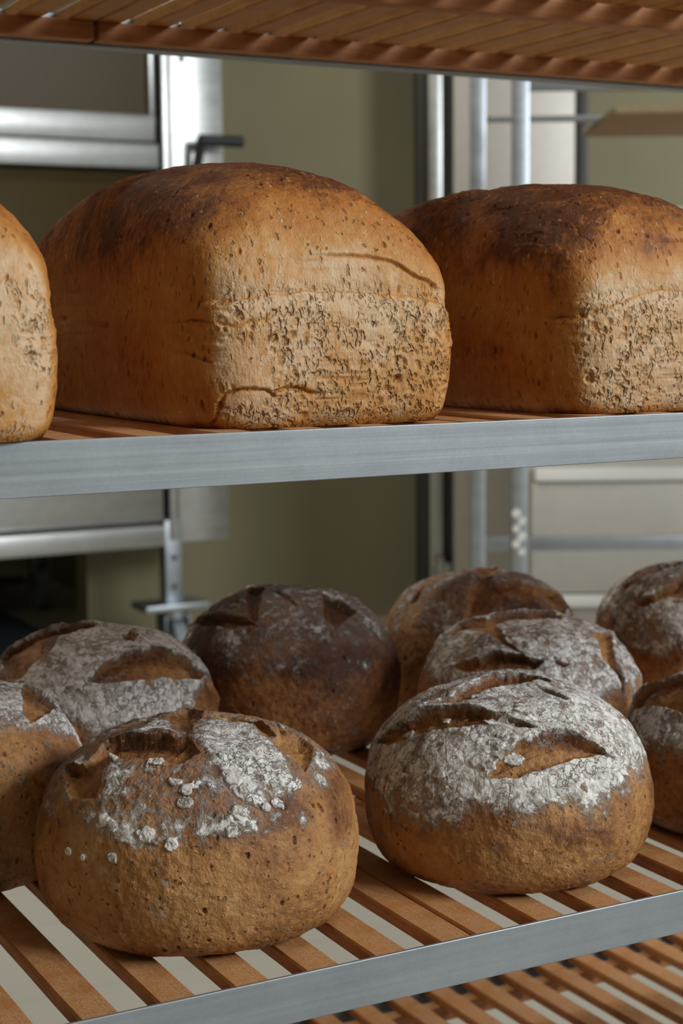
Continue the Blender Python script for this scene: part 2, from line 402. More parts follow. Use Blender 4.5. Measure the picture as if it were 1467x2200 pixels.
# lever handle
bm = bmesh.new()
bm_cyl(bm, (1.967 - .9, Y4 - .07 - 4.8, E(0.525)), (2.105 - .9, Y4 - .07 - 4.8, E(0.525)), 0.017, 20)
bm_cyl(bm, (1.975 - .9, Y4 - .07 - 4.8, E(0.53)), (1.965 - .9, Y4 - .03 - 4.8, E(0.40)), 0.015, 16)
bm_cyl(bm, (1.965 - .9, Y4 + .01 - 4.8, E(0.40)), (1.965 - .9, Y4 - .045 - 4.8, E(0.40)), 0.03, 20)
build('lever_handle', bm, M['plastic'], ov)
opart('bolt', [(1.937, 1.951, Y4 - .008, Y4, E(0.755), E(0.785))], M['plastic'], ov, 0.002)
for lx, ly in ((1.860, Y4), (0.16, Y4), (1.10, 4.9), (0.16, 4.9)):
    bm = bmesh.new(); bm_box(bm, lx - .9, lx + .055 - .9, ly - 4.8, ly + .05 - 4.8, E(-0.855), E(-0.60), 0.003)
    leg = build('leg', bm, M['steel_dull'], ov)
    for zz in (-0.715, -0.805):
        bm = bmesh.new(); bm_cyl(bm, (lx + .027 - .9, ly - .004 - 4.8, E(zz)), (lx + .027 - .9, ly + .004 - 4.8, E(zz)), 0.008, 12)
        build('bolt', bm, M['gasket'], leg)
    bm = bmesh.new()
    bm_box(bm, lx - .085 - .9, lx + .125 - .9, ly - .05 - 4.8, ly + .08 - 4.8, E(-0.872), E(-0.85), 0.006)
    bm_cyl(bm, (lx + .03 - .9, ly + .02 - 4.8, E(-0.872)), (lx + .03 - .9, ly + .02 - 4.8, E(-0.90)), 0.045, 24)
    for s in (-0.04, 0.036): bm_box(bm, lx + .028 + s - .9, lx + .034 + s - .9, ly - .02 - 4.8, ly + .06 - 4.8, E(-0.99), E(-0.89), 0.002)
    pl = build('caster_bracket', bm, M['steel_dull'], ov)
    bm = bmesh.new(); bm_cyl(bm, (lx + .012 - .9, ly + .02 - 4.8, 0.075), (lx + .048 - .9, ly + .02 - 4.8, 0.075), 0.075, 32)
    build('caster_wheel', bm, M['wheel'], pl)

# low trolley parked in the recess behind the oven
tr = tag(empty('dough_trolley', (1.33, 6.08, 0)), 'dark low trolley on a grey caster in the shade below the oven', 'trolley')
boxes('tray', [(-0.6, 0.52, -0.3, 0.35, 0.235, 0.275)], M['gasket'], tr, 0.004)
boxes('base_bar', [(-0.6, 0.46, -0.29, -0.25, 0.10, 0.125)], M['gasket'], tr, 0.003)
for cx, cy in ((0.52, -0.28), (-0.5, -0.28), (0.48, 0.3), (-0.5, 0.3)):
    bm = bmesh.new(); bm_box(bm, cx - .05, cx + .05, cy - .05, cy + .05, 0.215, 0.235, 0.003)
    for s in (-0.032, 0.026): bm_box(bm, cx + s, cx + s + .006, cy - .025, cy + .045, 0.08, 0.22, 0.002)
    br = build('caster_bracket', bm, M['steel_dull'], tr)
    bm = bmesh.new(); bm_cyl(bm, (cx - .022, cy + .01, 0.08), (cx + .022, cy + .01, 0.08), 0.08, 32); build('caster_wheel', bm, M['wheel'], br)
o = boxes('floor_tone', [(-0.6, 1.70, 4.3, 6.7, 0.0, 0.012)], M['mat'], None, 0.004)  # dark sheet painted in for the floor's shade below the oven
tag(o, 'dark blue sheet on the floor, standing in for shade under oven and trolley', 'mat')

# ================================================================ things at the right, turned to face the aisle
YAW = -0.49209386
def place(d, u):   # a point d metres ahead and u metres to the right on the floor
    return (d * math.sin(-YAW) + u * math.cos(YAW), d * math.cos(YAW) + u * math.sin(YAW), 0.0)
k = 5.45 / 6.3
cb = tag(empty('proving_cabinet', place(5.45, 0.47), YAW), 'tall cream and steel proving cabinet with dark seals against the back wall', 'cabinet')
x = lambda v: v * k - 0.47
boxes('carcass', [(x(.298), x(.891), 0.03, 0.27, 0.02, 2.5)], M['gasket'], cb, 0.004)
boxes('side_strip', [(x(.340), x(.390), -0.012, 0.03, 0.09, 2.48)], M['steel'], cb, 0.004)
dr = boxes('door', [(x(.430), x(.886), -0.03, 0.03, 0.04, 2.48)], M['steel_panel'], cb, 0.006)
bm = bmesh.new(); bm_cyl(bm, (x(.375), -0.035, 0.18), (x(.375), -0.035, 0.26), 0.016, 16); bm_box(bm, x(.35), x(.42), -0.03, -0.01, 0.20, 0.24, 0.004)
build('hinge', bm, M['steel'], cb)
boxes('dark_post', [(x(.893), x(.935), -0.02, 0.05, 0.0, 2.5)], M['gasket'], cb, 0.003)

k2 = 4.4 / 5.6
un = tag(empty('drawer_counter', place(4.4, 1.15), YAW), 'low stainless steel counter with white drawer rails, right of the tall cabinet', 'counter')
x = lambda v: v * k2 - 1.15
zz = lambda v: v * k2 + EYE
boxes('body', [(x(.64), 0.75, 0.02, 0.36, 0.10, zz(0.33))], M['steel_panel'], un, 0.004)
boxes('worktop', [(x(.92), 0.78, -0.03, 0.37, zz(0.325), zz(0.36))], M['white_steel'], un, 0.004)
for a, b in ((-0.558, -0.513), (-0.993, -0.952)):
    boxes('white_rail', [(x(.66), 0.76, -0.015, 0.03, zz(a), zz(b))], M['white_steel'], un, 0.006)
boxes('drawer_front', [(x(.65), 0.755, 0.0, 0.03, zz(-0.945), zz(-0.565))], M['steel_panel'], un, 0.004)
for fx in (x(.68), 0.66): boxes('foot', [(fx, fx + .05, 0.08, 0.13, 0.0, 0.11)], M['steel_dull'], un, 0.003)

k3 = 3.6 / 4.2
tc = tag(empty('rack_trolley', place(3.6, 0.6), YAW), 'grey steel rack trolley with two near posts and cross rails before the cabinet', 'trolley')
x = lambda v: v * k3 - 0.6
zz = lambda v: v * k3 + EYE
def post(px0, px1, y, mat): return boxes('post', [(px0, px1, y, y + .035, 0.12, zz(0.9))], mat, tc, 0.003)
FAR = (3.6 + .3) / 3.6
xf = lambda v: v * k3 * FAR - 0.6
zf = lambda v: v * k3 * FAR + EYE
post(x(.437), x(.479), 0.0, M['steel_dull']); post(xf(.332), xf(.370), 0.30, M['steel_dull'])
post(x(1.62), x(1.66), 0.0, M['steel_dull']); post(xf(1.52), xf(1.56), 0.30, M['steel_dull'])
def rail(x0, x1, y, z0, z1, mat=M['steel_dull'], nm='rail'): return boxes(nm, [(x0, x1, y, y + .02, z0, z1)], mat, tc, 0.003)
rail(xf(.366), xf(1.56), 0.31, zf(0.487), zf(0.502))
rail(xf(.366), xf(1.56), 0.31, zf(-0.600), zf(-0.563))
rail(x(.479), x(1.62), 0.005, zz(0.562), zz(0.590))
for px in (x(1.50),):
    boxes('runner', [(px + .01, px + .04, 0.0, 0.32, zz(0.470), zz(0.483))], M['steel_dull'], tc, 0.002)
for px, py in ((x(.455), 0.02), (xf(.35), 0.32), (x(1.64), 0.02), (xf(1.54), 0.32)):
    bm = bmesh.new(); bm_cyl(bm, (px - .015, py, 0.06), (px + .015, py, 0.06), 0.06, 24); bm_box(bm, px - .024, px - .018, py - .02, py + .02, .06, .13); bm_box(bm, px + .018, px + .024, py - .02, py + .02, .06, .13); bm_box(bm, px - .026, px + .026, py - .03, py + .03, .118, .128)
    build('caster', bm, M['wheel'], tc)
bm = bmesh.new()
for i in range(6):
    bm_cyl(bm, (x(.455) - .006 + (i % 2) * .012, -0.004, zz(-0.50 - i * .02)), (x(.455) - .004 + (i % 2) * .012, 0.001, zz(-0.50 - i * .02)), 0.010 - .001 * (i % 3), 10)
build('dough_smear', bm, M['white_steel'], tc)
# the board lying on the trolley's runners
tb = empty('proving_board', place(3.6, 0.93), YAW)
tag(tb, 'pale wooden proving board slid into the upper level of the rack trolley', 'board')
z0 = zz(0.4835)
boxes('board', [(-0.36, 0.40, -0.14, 0.30, z0, z0 + 0.016)], M['board'], tb, 0.003)
boxes('edge_strip', [(-0.36, 0.40, 0.30, 0.306, z0, z0 + 0.02)], M['steel_panel'], tb, 0.001)

# ================================================================ the bread rack in front
YFR, YRE = 0.75, 1.30                      # front and rear edges of every tier
TIER = {'upper': 0.5460, 'top': 0.2450, 'middle': -0.0559, 'lower': -0.3446, 'bottom': -0.6356}     # top of the front lip, from eye level
LIP = 0.0266; SLAT_T = 0.0086; BAT_T = 0.0150; PITCH = 0.0420; SLAT_W = 0.0210
RX0, RX1 = -0.215, 1.150
rk = tag(empty('bread_rack', (0.48, 1.025, 0)), 'tall aluminium bread rack whose angled rails carry the slatted boards', 'rack')
def rp(name, lst, mat, bevel=0.0008):
    return boxes(name, [(a - .48, b - .48, c - 1.025, d - 1.025, e, f) for a, b, c, d, e, f in lst], mat, rk, bevel)
for px in (RX0 - 0.03, RX1):
    for py in (YFR - 0.01, YRE - 0.02):
        rp('post', [(px, px + .03, py, py + .03, 0.0, 1.72)], M['lip'])
for nm, zt in TIER.items():
    z = E(zt)
    prism_f = [(YFR, z), (YFR, z - LIP), (YFR + .020, z - LIP), (YFR + .020, z - LIP + .0018), (YFR + .0022, z - LIP + .0018), (YFR + .0022, z)]
    prism_r = [(YRE + .002, z), (YRE + .002, z - LIP), (YRE - .016, z - LIP), (YRE - .016, z - LIP + .0018), (YRE, z - LIP + .0018), (YRE, z)]
    for nn, outl in (('front_rail', prism_f), ('rear_rail', prism_r)):
        o = prism(nn, [(p - 1.025, q) for p, q in outl], RX0 - .48, RX1 - .48, M['lip'], rk)
        mod = o.modifiers.new('soft', 'BEVEL'); mod.width = 0.0005; mod.segments = 2; mod.limit_method = 'ANGLE'
    for sx0 in (RX0, RX1 - .0022):
        rp('side_rail', [(sx0, sx0 + .0022, YFR + .003, YRE - .001, z - LIP, z)], M['lip'], 0)

def dup(root, loc, label):
    r = root.copy(); COL.objects.link(r); r.location = loc; r['label'] = label
    for ch in list(root.children):
        c = ch.copy(); COL.objects.link(c); c.parent = r
    return r
# one slatted board: 16 slats along the depth on three cross battens. Origin at its left end on the rail.
BL = 0.6510
def slat_mesh(seed):
    rs = np.random.RandomState(seed)
    bm = bmesh.new(); y0 = YFR + .0030 - 1.025; y1 = YRE - .0015 - 1.025
    n = 14; rows = []
    ez = 0.0012
    prof = [(-SLAT_W / 2 + ez, 0), (SLAT_W / 2 - ez, 0), (SLAT_W / 2, ez), (SLAT_W / 2, SLAT_T - ez), (SLAT_W / 2 - ez, SLAT_T), (-SLAT_W / 2 + ez, SLAT_T), (-SLAT_W / 2, SLAT_T - ez), (-SLAT_W / 2, ez)]
    for i in range(n):
        y = y0 + (y1 - y0) * i / (n - 1)
        wob = rs.uniform(-.0002, .0002)
        rows.append([bm.verts.new((a + wob, y, q)) for a, q in prof])
    for i in range(n - 1):
        for j in range(8): bm.faces.new((rows[i][j], rows[i][(j + 1) % 8], rows[i + 1][(j + 1) % 8], rows[i + 1][j]))
    bm.faces.new(rows[0]); bm.faces.new(rows[-1][::-1])
    bmesh.ops.recalc_face_normals(bm, faces=bm.faces)
    me = bpy.data.meshes.new('slat'); bm.to_mesh(me); bm.free()
    return me
slats = [slat_mesh(i) for i in range(4)]
for me in slats: me.materials.append(M['wood'])
def make_board(loc, label):
    t = tag(empty('slatted_board', loc), label, 'board', 'slatted wooden boards lying in the bread rack')
    for i in range(16):
        s = bpy.data.objects.new('slat', slats[i % 4]); COL.objects.link(s); s.parent = t
        s.location = (SLAT_W / 2 + i * PITCH, 0, BAT_T)
    for yb in (0.7565, 1.035, 1.268):
        boxes('batten', [(0.001, BL - .001, yb - 1.025, yb + .0145 - 1.025, 0, BAT_T)], M['wood_x'], t, 0.0008)
    return t
LBL = {('upper', 0): 'left slatted board of the tier above the picture', ('upper', 1): 'right slatted board of the tier above the picture', ('top', 0): 'empty slatted board overhead at the left, seen from below', ('top', 1): 'empty slatted board overhead at the right, seen from below',
       ('middle', 0): 'slatted board under the left and centre tin loaves', ('middle', 1): 'slatted board under the right tin loaf',
       ('lower', 0): 'slatted board under the front left round loaf, wide gaps showing the floor', ('lower', 1): 'slatted board under the front right round loaf',
       ('bottom', 0): 'left board of the lowest tier, a sliver below the aluminium edge', ('bottom', 1): 'right board of the lowest tier, blurred slats in the bottom corner'}
XJ = 0.4853
first = None
for nm in TIER:
    zb = E(TIER[nm]) - LIP + .0021
    for k_, x0 in ((0, XJ - BL - .0004), (1, XJ + .0016)):
        jx = -0.022 if nm in ('top', 'upper') else 0.0
        loc = (x0 + jx, 1.025, zb)
        if first is None: b_ = first = make_board(loc, LBL[nm, k_])
        else: b_ = dup(first, loc, LBL[nm, k_])
        if nm == 'top':                       # thicker slats, with light bounced off the floor put into their colour
            for ch in b_.children:
                if ch.name.startswith('slat'):
                    ch.scale.z = 1.3; ch.material_slots[0].link = 'OBJECT'; ch.material_slots[0].material = M['wood_bounce_lit']
SHELF = {nm: E(z) - LIP + .0021 + BAT_T + SLAT_T for nm, z in TIER.items()}

# shapes of the round loaves: centre, radius, height; tears, dusting border and flour patches in (t cos az, t sin az) on the crust
LOAF = {
    'L1': {"c": [0.366, 0.862], "R": 0.0939, "h": 0.1135, "cuts": [[[-0.45, -0.0], [-0.344, 0.024], [-0.279, 0.027], [-0.21, -0.011], [-0.171, -0.036], [-0.134, -0.087], [-0.104, -0.141], [-0.085, -0.164], [-0.095, -0.247], [-0.16, -0.294], [-0.223, -0.257], [-0.208, -0.216], [-0.262, -0.184], [-0.306, -0.124], [-0.342, -0.073], [-0.403, -0.119], [-0.484, -0.191], [-0.532, -0.231], [-0.571, -0.185], [-0.617, -0.098], [-0.58, 0.005], [-0.561, 0.069], [-0.514, 0.105], [-0.468, 0.045]], [[-0.03, 0.116], [-0.062, -0.02], [-0.092, -0.118], [-0.076, -0.135], [-0.018, -0.041], [0.01, 0.011], [0.076, 0.117], [0.057, 0.197]], [[0.069, 0.065], [0.11, 0.047], [0.13, 0.002], [0.146, -0.065], [0.177, -0.131], [0.191, -0.184], [0.161, -0.178], [0.126, -0.114], [0.095, -0.044], [0.075, 0.007]], [[0.217, -0.113], [0.26, -0.159], [0.318, -0.199], [0.354, -0.253], [0.308, -0.348], [0.258, -0.429], [0.202, -0.357], [0.169, -0.312], [0.171, -0.215]]], "edge": [[-2.95, 0.735], [-2.653, 0.78], [-2.452, 0.79], [-2.217, 0.79], [-1.998, 0.74], [-1.772, 0.765], [-1.597, 0.75], [-1.344, 0.635], [-0.969, 0.605], [-0.576, 0.61], [2.827, 0.66]], "patch": [[[0.046, 0.065], [0.114, -0.016], [0.14, -0.176], [0.172, -0.31], [0.194, -0.406], [0.208, -0.515], [0.099, -0.592], [0.005, -0.63], [-0.062, -0.587], [-0.092, -0.497], [-0.092, -0.312], [-0.088, -0.169], [-0.002, -0.015]], [[-0.352, -0.075], [-0.269, -0.182], [-0.215, -0.243], [-0.265, -0.3], [-0.317, -0.244], [-0.396, -0.243], [-0.466, -0.291], [-0.523, -0.238], [-0.418, -0.136]], [[-0.195, -0.014], [-0.126, 0.047], [-0.058, 0.088], [-0.045, 0.047], [-0.103, -0.135], [-0.132, -0.059]], [[0.378, -0.205], [0.422, -0.239], [0.461, -0.335], [0.361, -0.408], [0.293, -0.368]], [[-0.642, -0.154], [-0.528, -0.405], [-0.507, -0.49], [-0.43, -0.602], [-0.297, -0.651], [-0.181, -0.63], [-0.102, -0.576], [-0.006, -0.69], [-0.02, -0.76], [-0.197, -0.734], [-0.303, -0.664], [-0.478, -0.635], [-0.626, -0.489], [-0.709, -0.301]]], "lumps": [[-0.237, -0.365], [-0.222, -0.426], [-0.265, -0.499], [-0.51, -0.501], [-0.488, -0.542], [-0.425, -0.654], [-0.86, -0.247], [-0.691, -0.521], [-0.586, -0.345], [-0.581, -0.399], [-0.332, -0.095], [-0.228, -0.217], [-0.818, -0.364], [-0.041, -0.312], [0.005, -0.31], [0.05, -0.286], [0.064, -0.344], [0.139, -0.485], [0.193, -0.515], [-0.027, -0.514], [-0.065, -0.622], [-0.149, -0.699], [0.093, -0.623], [0.028, -0.634], [-0.093, -0.623]]},
    'R1': {"c": [0.5754, 0.8526], "R": 0.0906, "h": 0.1145, "cuts": [[[-0.483, -0.527], [-0.323, -0.47], [-0.229, -0.439], [-0.147, -0.425], [-0.084, -0.432], [-0.008, -0.47], [0.05, -0.523], [0.126, -0.592], [0.196, -0.641], [0.111, -0.63], [0.033, -0.629], [-0.078, -0.635], [-0.218, -0.633], [-0.347, -0.614], [-0.441, -0.575]], [[-0.642, 0.266], [-0.529, 0.132], [-0.465, 0.065], [-0.395, -0.0], [-0.317, -0.045], [-0.26, -0.116], [-0.215, -0.171], [-0.197, -0.219], [-0.17, -0.283], [-0.159, -0.356], [-0.136, -0.408], [-0.195, -0.366], [-0.243, -0.305], [-0.311, -0.275], [-0.385, -0.222], [-0.434, -0.167], [-0.513, -0.086], [-0.585, -0.01], [-0.646, 0.108]], [[-0.395, -0.003], [-0.265, -0.007], [-0.118, 0.021], [0.001, 0.075], [0.075, 0.058], [0.089, 0.01], [0.105, -0.057], [0.033, -0.073], [0.005, -0.03], [-0.035, -0.028], [-0.155, -0.058], [-0.214, -0.084], [-0.296, -0.05]], [[0.031, -0.1], [0.058, -0.16], [0.091, -0.244], [0.069, -0.24], [0.053, -0.203], [0.035, -0.156]]], "edge": [[-2.95, 0.975], [-2.784, 1.0], [-2.566, 0.97], [-2.374, 0.915], [-2.225, 0.9], [-2.103, 0.915], [-1.955, 0.91], [-1.789, 0.91], [-1.606, 0.945], [-1.466, 0.895], [-1.23, 0.84], [-0.855, 0.805], [2.819, 0.865], [3.098, 0.915]], "lumps": [[-0.166, -0.069], [-0.223, -0.257], [-0.209, -0.299], [-0.362, -0.097], [-0.305, -0.517], [-0.417, -0.432], [-0.329, -0.422], [-0.453, -0.438], [-0.423, -0.487], [-0.325, -0.374], [-0.27, -0.372], [-0.083, -0.236], [-0.361, -0.454], [-0.39, -0.253], [-0.529, 0.037], [-0.103, -0.261]]},
    'ML': {"c": [0.41, 1.15], "R": 0.088, "h": 0.117, "cuts": [[[-0.241, -0.483], [-0.145, -0.41], [-0.012, -0.34], [0.146, -0.307], [0.288, -0.326], [0.421, -0.354], [0.533, -0.38], [0.47, -0.478], [0.26, -0.546], [0.059, -0.562], [-0.074, -0.565], [-0.193, -0.531]], [[-0.472, 0.241], [-0.307, 0.215], [-0.214, 0.203], [-0.057, 0.176], [0.044, 0.072], [-0.03, 0.003], [-0.156, -0.037], [-0.26, -0.138], [-0.385, -0.167], [-0.526, -0.207], [-0.582, -0.124]], [[0.039, -0.129], [0.086, -0.083], [0.108, -0.144], [0.073, -0.213], [0.036, -0.202]], [[0.532, -0.455], [0.697, -0.233], [0.79, -0.377], [0.714, -0.588], [0.586, -0.663], [0.429, -0.687]]], "edge": [[-2.906, 0.61], [-2.592, 0.68], [-1.972, 0.905], [-1.597, 0.9], [-1.344, 0.9], [-1.073, 0.845], [-0.733, 0.705]]},
    'FL': {"c": [0.258, 1.018], "R": 0.092, "h": 0.117, "cuts": [[[0.26, -0.051], [0.233, -0.293], [0.261, -0.379], [0.305, -0.357], [0.478, -0.128], [0.499, -0.031], [0.45, -0.008], [0.379, 0.023], [0.325, 0.057]]], "edge": [[-1.318, 0.47], [-1.134, 0.455], [-0.82, 0.52], [-0.524, 0.615], [-0.262, 0.81]]},
    'MC': {"c": [0.589, 1.195], "R": 0.092, "h": 0.125, "cuts": [[[-0.091, 0.178], [-0.074, 0.013], [-0.308, -0.293], [-0.351, -0.274], [-0.271, -0.141]], [[-0.52, 0.3], [-0.424, 0.026], [-0.362, -0.132], [-0.332, -0.232], [-0.334, -0.323], [-0.435, -0.226], [-0.522, -0.055]], [[0.078, -0.14], [0.141, -0.259], [0.226, -0.342], [0.135, -0.429], [0.045, -0.518], [0.007, -0.41]], [[-0.031, 0.045], [-0.044, -0.128], [-0.069, -0.266], [-0.08, -0.189], [-0.061, -0.052]]], "edge": [[-3.046, 0.725], [-2.653, 0.71], [-2.269, 0.73], [-2.103, 0.735], [-1.937, 0.705], [-1.641, 0.61], [-1.335, 0.64], [-0.768, 0.69], [2.688, 0.745]]},
    'RB1': {"c": [0.802, 1.232], "R": 0.0905, "h": 0.117, "cuts": [[[-0.437, -0.461], [-0.253, -0.276], [0.005, 0.03], [0.129, 0.076], [-0.065, -0.179], [0.026, -0.198], [0.144, -0.302], [0.322, -0.3], [0.424, -0.432], [0.318, -0.573], [-0.054, -0.557], [-0.221, -0.52], [-0.344, -0.51]], [[-0.545, 0.019], [-0.331, 0.052], [-0.26, 0.072], [-0.468, -0.045]]], "edge": [[-2.967, 0.725], [-2.688, 0.815], [-2.382, 0.835], [2.513, 0.635]]},
    'RB2': {"c": [0.733, 1.056], "R": 0.0895, "h": 0.11, "cuts": [[[-0.634, -0.089], [-0.481, -0.209], [-0.352, -0.296], [-0.301, -0.393], [-0.235, -0.481], [-0.313, -0.5], [-0.446, -0.401], [-0.566, -0.288], [-0.645, -0.161]], [[-0.446, 0.295], [-0.222, 0.29], [-0.117, 0.123], [-0.031, 0.095], [0.1, 0.003], [0.082, -0.088], [-0.004, -0.025], [-0.085, 0.009], [-0.155, -0.007], [-0.261, -0.186], [-0.301, -0.393], [-0.311, -0.275], [-0.277, -0.067], [-0.266, 0.069], [-0.354, 0.15]], [[-0.169, -0.492], [-0.104, -0.56], [-0.156, -0.564], [-0.188, -0.517]], [[0.147, -0.244], [0.35, -0.241], [0.247, -0.429], [0.224, -0.568], [0.275, -0.681], [0.244, -0.851], [0.206, -0.695], [0.121, -0.526], [0.162, -0.382]]], "edge": [[-2.993, 0.765], [-2.67, 0.76], [-2.321, 0.77], [-1.92, 0.8], [-1.527, 0.83], [-0.908, 0.815], [2.889, 0.68]]},
    'FR': {"c": [0.772, 0.845], "R": 0.09, "h": 0.104, "cuts": [[[-0.559, 0.37], [-0.422, 0.468], [-0.314, 0.409], [-0.283, 0.238], [-0.233, 0.137], [-0.18, 0.06], [-0.465, -0.169], [-0.522, -0.092]]], "edge": [[-3.046, 0.78], [-2.897, 0.815], [-2.819, 0.835], [2.627, 0.775], [3.019, 0.79]]},
    'FRB': {"c": [1.01, 1.19], "R": 0.09, "h": 0.113, "cuts": [[[-0.624, -0.088], [-0.481, -0.17], [-0.315, -0.193], [-0.179, -0.137], [-0.055, -0.09], [-0.298, -0.395], [-0.37, -0.351], [-0.454, -0.273], [-0.613, -0.199]], [[-0.453, 0.143], [-0.269, 0.093], [-0.123, 0.041], [-0.03, 0.003], [-0.068, -0.032], [-0.2, -0.0], [-0.387, 0.051], [-0.522, 0.059]]], "edge": [[-3.072, 0.89], [-2.871, 0.99], [-2.662, 1.04], [-2.347, 0.985]]},
}

# ================================================================ loaves
def grid_mesh(name, Pp, attrs, mat):
    """closed lat-long grid (azimuth wraps on axis 0) -> mesh with float attributes"""
    na, nv = Pp.shape[:2]
    me = bpy.data.meshes.new(name)
    co = Pp.reshape(-1, 3).astype(np.float32)
    i = np.arange(na)[:, None]; j = np.arange(nv - 1)[None, :]
    i2 = (i + 1) % na
    f = np.stack([i * nv + j, i * nv + j + 1, i2 * nv + j + 1, i2 * nv + j], -1).reshape(-1, 4)
    nf = len(f)
    me.vertices.add(len(co)); me.vertices.foreach_set('co', co.ravel())
    me.loops.add(nf * 4); me.loops.foreach_set('vertex_index', f.ravel().astype(np.int32))
    me.polygons.add(nf); me.polygons.foreach_set('loop_start', np.arange(0, nf * 4, 4, dtype=np.int32))
    me.polygons.foreach_set('loop_total', np.full(nf, 4, dtype=np.int32))
    me.polygons.foreach_set('use_smooth', np.ones(nf, dtype=bool))
    me.update(calc_edges=True)
    for k_, v in attrs.items():
        a = me.attributes.new(k_, 'FLOAT', 'POINT'); a.data.foreach_set('value', v.ravel().astype(np.float32))
    me.materials.append(mat)
    return me

def grid_normals(B):
    du = np.roll(B, -1, 0) - np.roll(B, 1, 0)
    dv = np.gradient(B, axis=1)
    N = np.cross(dv, du); L = np.linalg.norm(N, axis=-1, keepdims=True)
    N = N / np.maximum(L, 1e-12)
    cen = B.mean((0, 1))
    if ((N * (B - cen)).sum(-1)).mean() < 0: N = -N
    N[:, 0] = N[:, 1]; N[:, -1] = N[:, -2]
    return N

CAM_AZ = math.atan2(-CAM_F[1], -CAM_F[0])   # side of the shelf the cuts open away from
def make_boule(spec, seed, na, nt, label, flour_amt=1.0, toast0=0.58, ear=0.0030, depth=0.0048, fold=None):
    R, h = spec['R'], spec['h']
    s = np.linspace(0, 2 * math.pi, na, endpoint=False)
    az1 = CAM_AZ + (s - math.pi) + 0.55 * np.sin(s - math.pi + math.pi)      # denser rows on the aisle side
    tt = np.concatenate([np.linspace(0, 2, nt), np.linspace(2.02, 2.299, 8)])
    A, T = np.meshgrid(az1, tt, indexing='ij')
    B = round_base(A, T, R, h)
    N = grid_normals(B)
    N[:, nt:] = (0, 0, -1)
    Q = B + seed * 0.317
    low = fbm(Q, 0.055, 2, 1); mid = fbm(Q, 0.016, 3, 2); fine = fbm(Q, 0.0042, 3, 3)
    f1, f2, rv = worley(Q * np.array([1, 1, 0.7]) + 0.004 * np.stack([mid, fine, mid], -1), 0.0090, seed)
    p = T * np.cos(A); q = T * np.sin(A)
    wob = 0.030 * fbm(Q, 0.010, 3, 5)[..., None] * np.array([1.0, 1.0]); p = p + wob[..., 0]; q = q + 0.035 * fbm(Q + .7, 0.009, 3, 6)
    ax_, ay_ = -math.cos(CAM_AZ), -math.sin(CAM_AZ)
    cut = np.zeros_like(T); disp_c = np.zeros_like(T); cutshade = np.zeros_like(T)
    for pl in spec['cuts']:
        sd, gx, gy = poly_sd(p, q, pl)
        away = gx * ax_ + gy * ay_            # outward direction at nearest edge, 1 = rear edge of the tear
        ins = sstep(0, 0.030, sd)
        dp = ins * (0.55 + 0.65 * np.exp(-np.maximum(sd, 0) / 0.10) * np.clip(away, 0, 1))
        lipv = np.exp(-(np.minimum(sd, 0) / 0.05) ** 2) * (sd < 0.004) * (0.35 + 0.75 * np.clip(away, 0, 1)) * ear
        disp_c += -dp * depth + lipv * (0.8 + 1.2 * mid)
        cut = np.maximum(cut, sstep(-0.002, 0.012, sd))
        cutshade = np.maximum(cutshade, ins * np.exp(-np.maximum(sd, 0) / 0.05) * np.clip(away, 0, 1))  # shade under the raised rear edge, painted into the crust tone
    # dusting of flour: everything above a wavering line, not in the tears
    e = spec['edge']; ea = np.array([v[0] for v in e]); er = np.array([v[1] for v in e])
    Am = (A + math.pi) % (2 * math.pi) - math.pi
    back = 0.74
    ea = np.concatenate([[ea[0] - .9 if ea[0] > -2.2 else -math.pi - .01], ea, [min(ea[-1] + .9, math.pi + .01)]]); er = np.concatenate([[back if ea[0] > -2.2 else er[0]], er, [back]])
    rho = np.interp(Am, ea, er, left=back, right=back)
    edge_soft = (rho - T) / 0.16 + 0.5 + 1.3 * fbm(Q, 0.012, 3, 8)
    fl = np.clip(edge_soft, 0, 1)
    if 'patch' in spec:
        base_f = 0.42 * fl; best = np.zeros_like(T)
        for wgt, pl in zip((1.0, 0.85, 0.95, 0.9, 0.78), spec['patch']):
            sd, _, _ = poly_sd(p, q, pl); best = np.maximum(best, wgt * sstep(-0.02, 0.03, sd))
        fl = np.maximum(base_f, best)
    fl = fl * (1 - cut) * flour_amt
    thick = sstep(0.35, 0.7, fl + 0.9 * fbm(Q, 0.006, 3, 9)) * (1 - cut)
    flake = thick * (0.6 + 0.4 * sstep(0.02, 0.16, f2 - f1))
    # small pits and grain on the bare crust
    pit = sstep(0.20, 0.08, f1) * (rv > 0.72) * (1 - thick)
    D = 0.0048 * low + 0.0026 * mid + 0.0014 * fine + 0.00075 * flake - 0.0015 * pit + disp_c
    D += cut * (0.0016 * fbm(Q, 0.008, 3, 12))
    lump = np.zeros_like(T)
    for i_, (lx, ly) in enumerate(spec.get('lumps', [])):
        rr = 0.023 + 0.018 * ((i_ * 37) % 10) / 10
        dd = np.hypot(p - lx, (q - ly)) / rr + 1.7 * fbm(Q, 0.0045, 3, 14)
        lump = np.maximum(lump, sstep(1.05, 0.7, dd))
    D += 0.0014 * lump
    if fold is not None:
        pass
    fade = 1 - sstep(1.75, 2.0, T)
    D = D * fade
    Pp = B + N * D[..., None]
    Pp[..., 2] = np.maximum(Pp[..., 2], 0.0)
    Pp[:, nt:, 2] = 0.0
    fl = np.maximum(fl, lump * 2.2)
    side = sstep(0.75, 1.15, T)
    toast = toast0 + 0.9 * low + 0.5 * mid + 0.10 * cut * (1 - side) - 0.14 * side + 0.25 * cutshade + 0.35 * pit + 0.35 * sstep(1.3, 1.95, T)
    toast = np.where(cut > .5, toast - 0.12 + 0.3 * mid, toast)
    me = grid_mesh('round_loaf', Pp, {'flour': fl, 'cut': cut, 'toast': np.clip(toast, 0, 1)}, M['boule'])
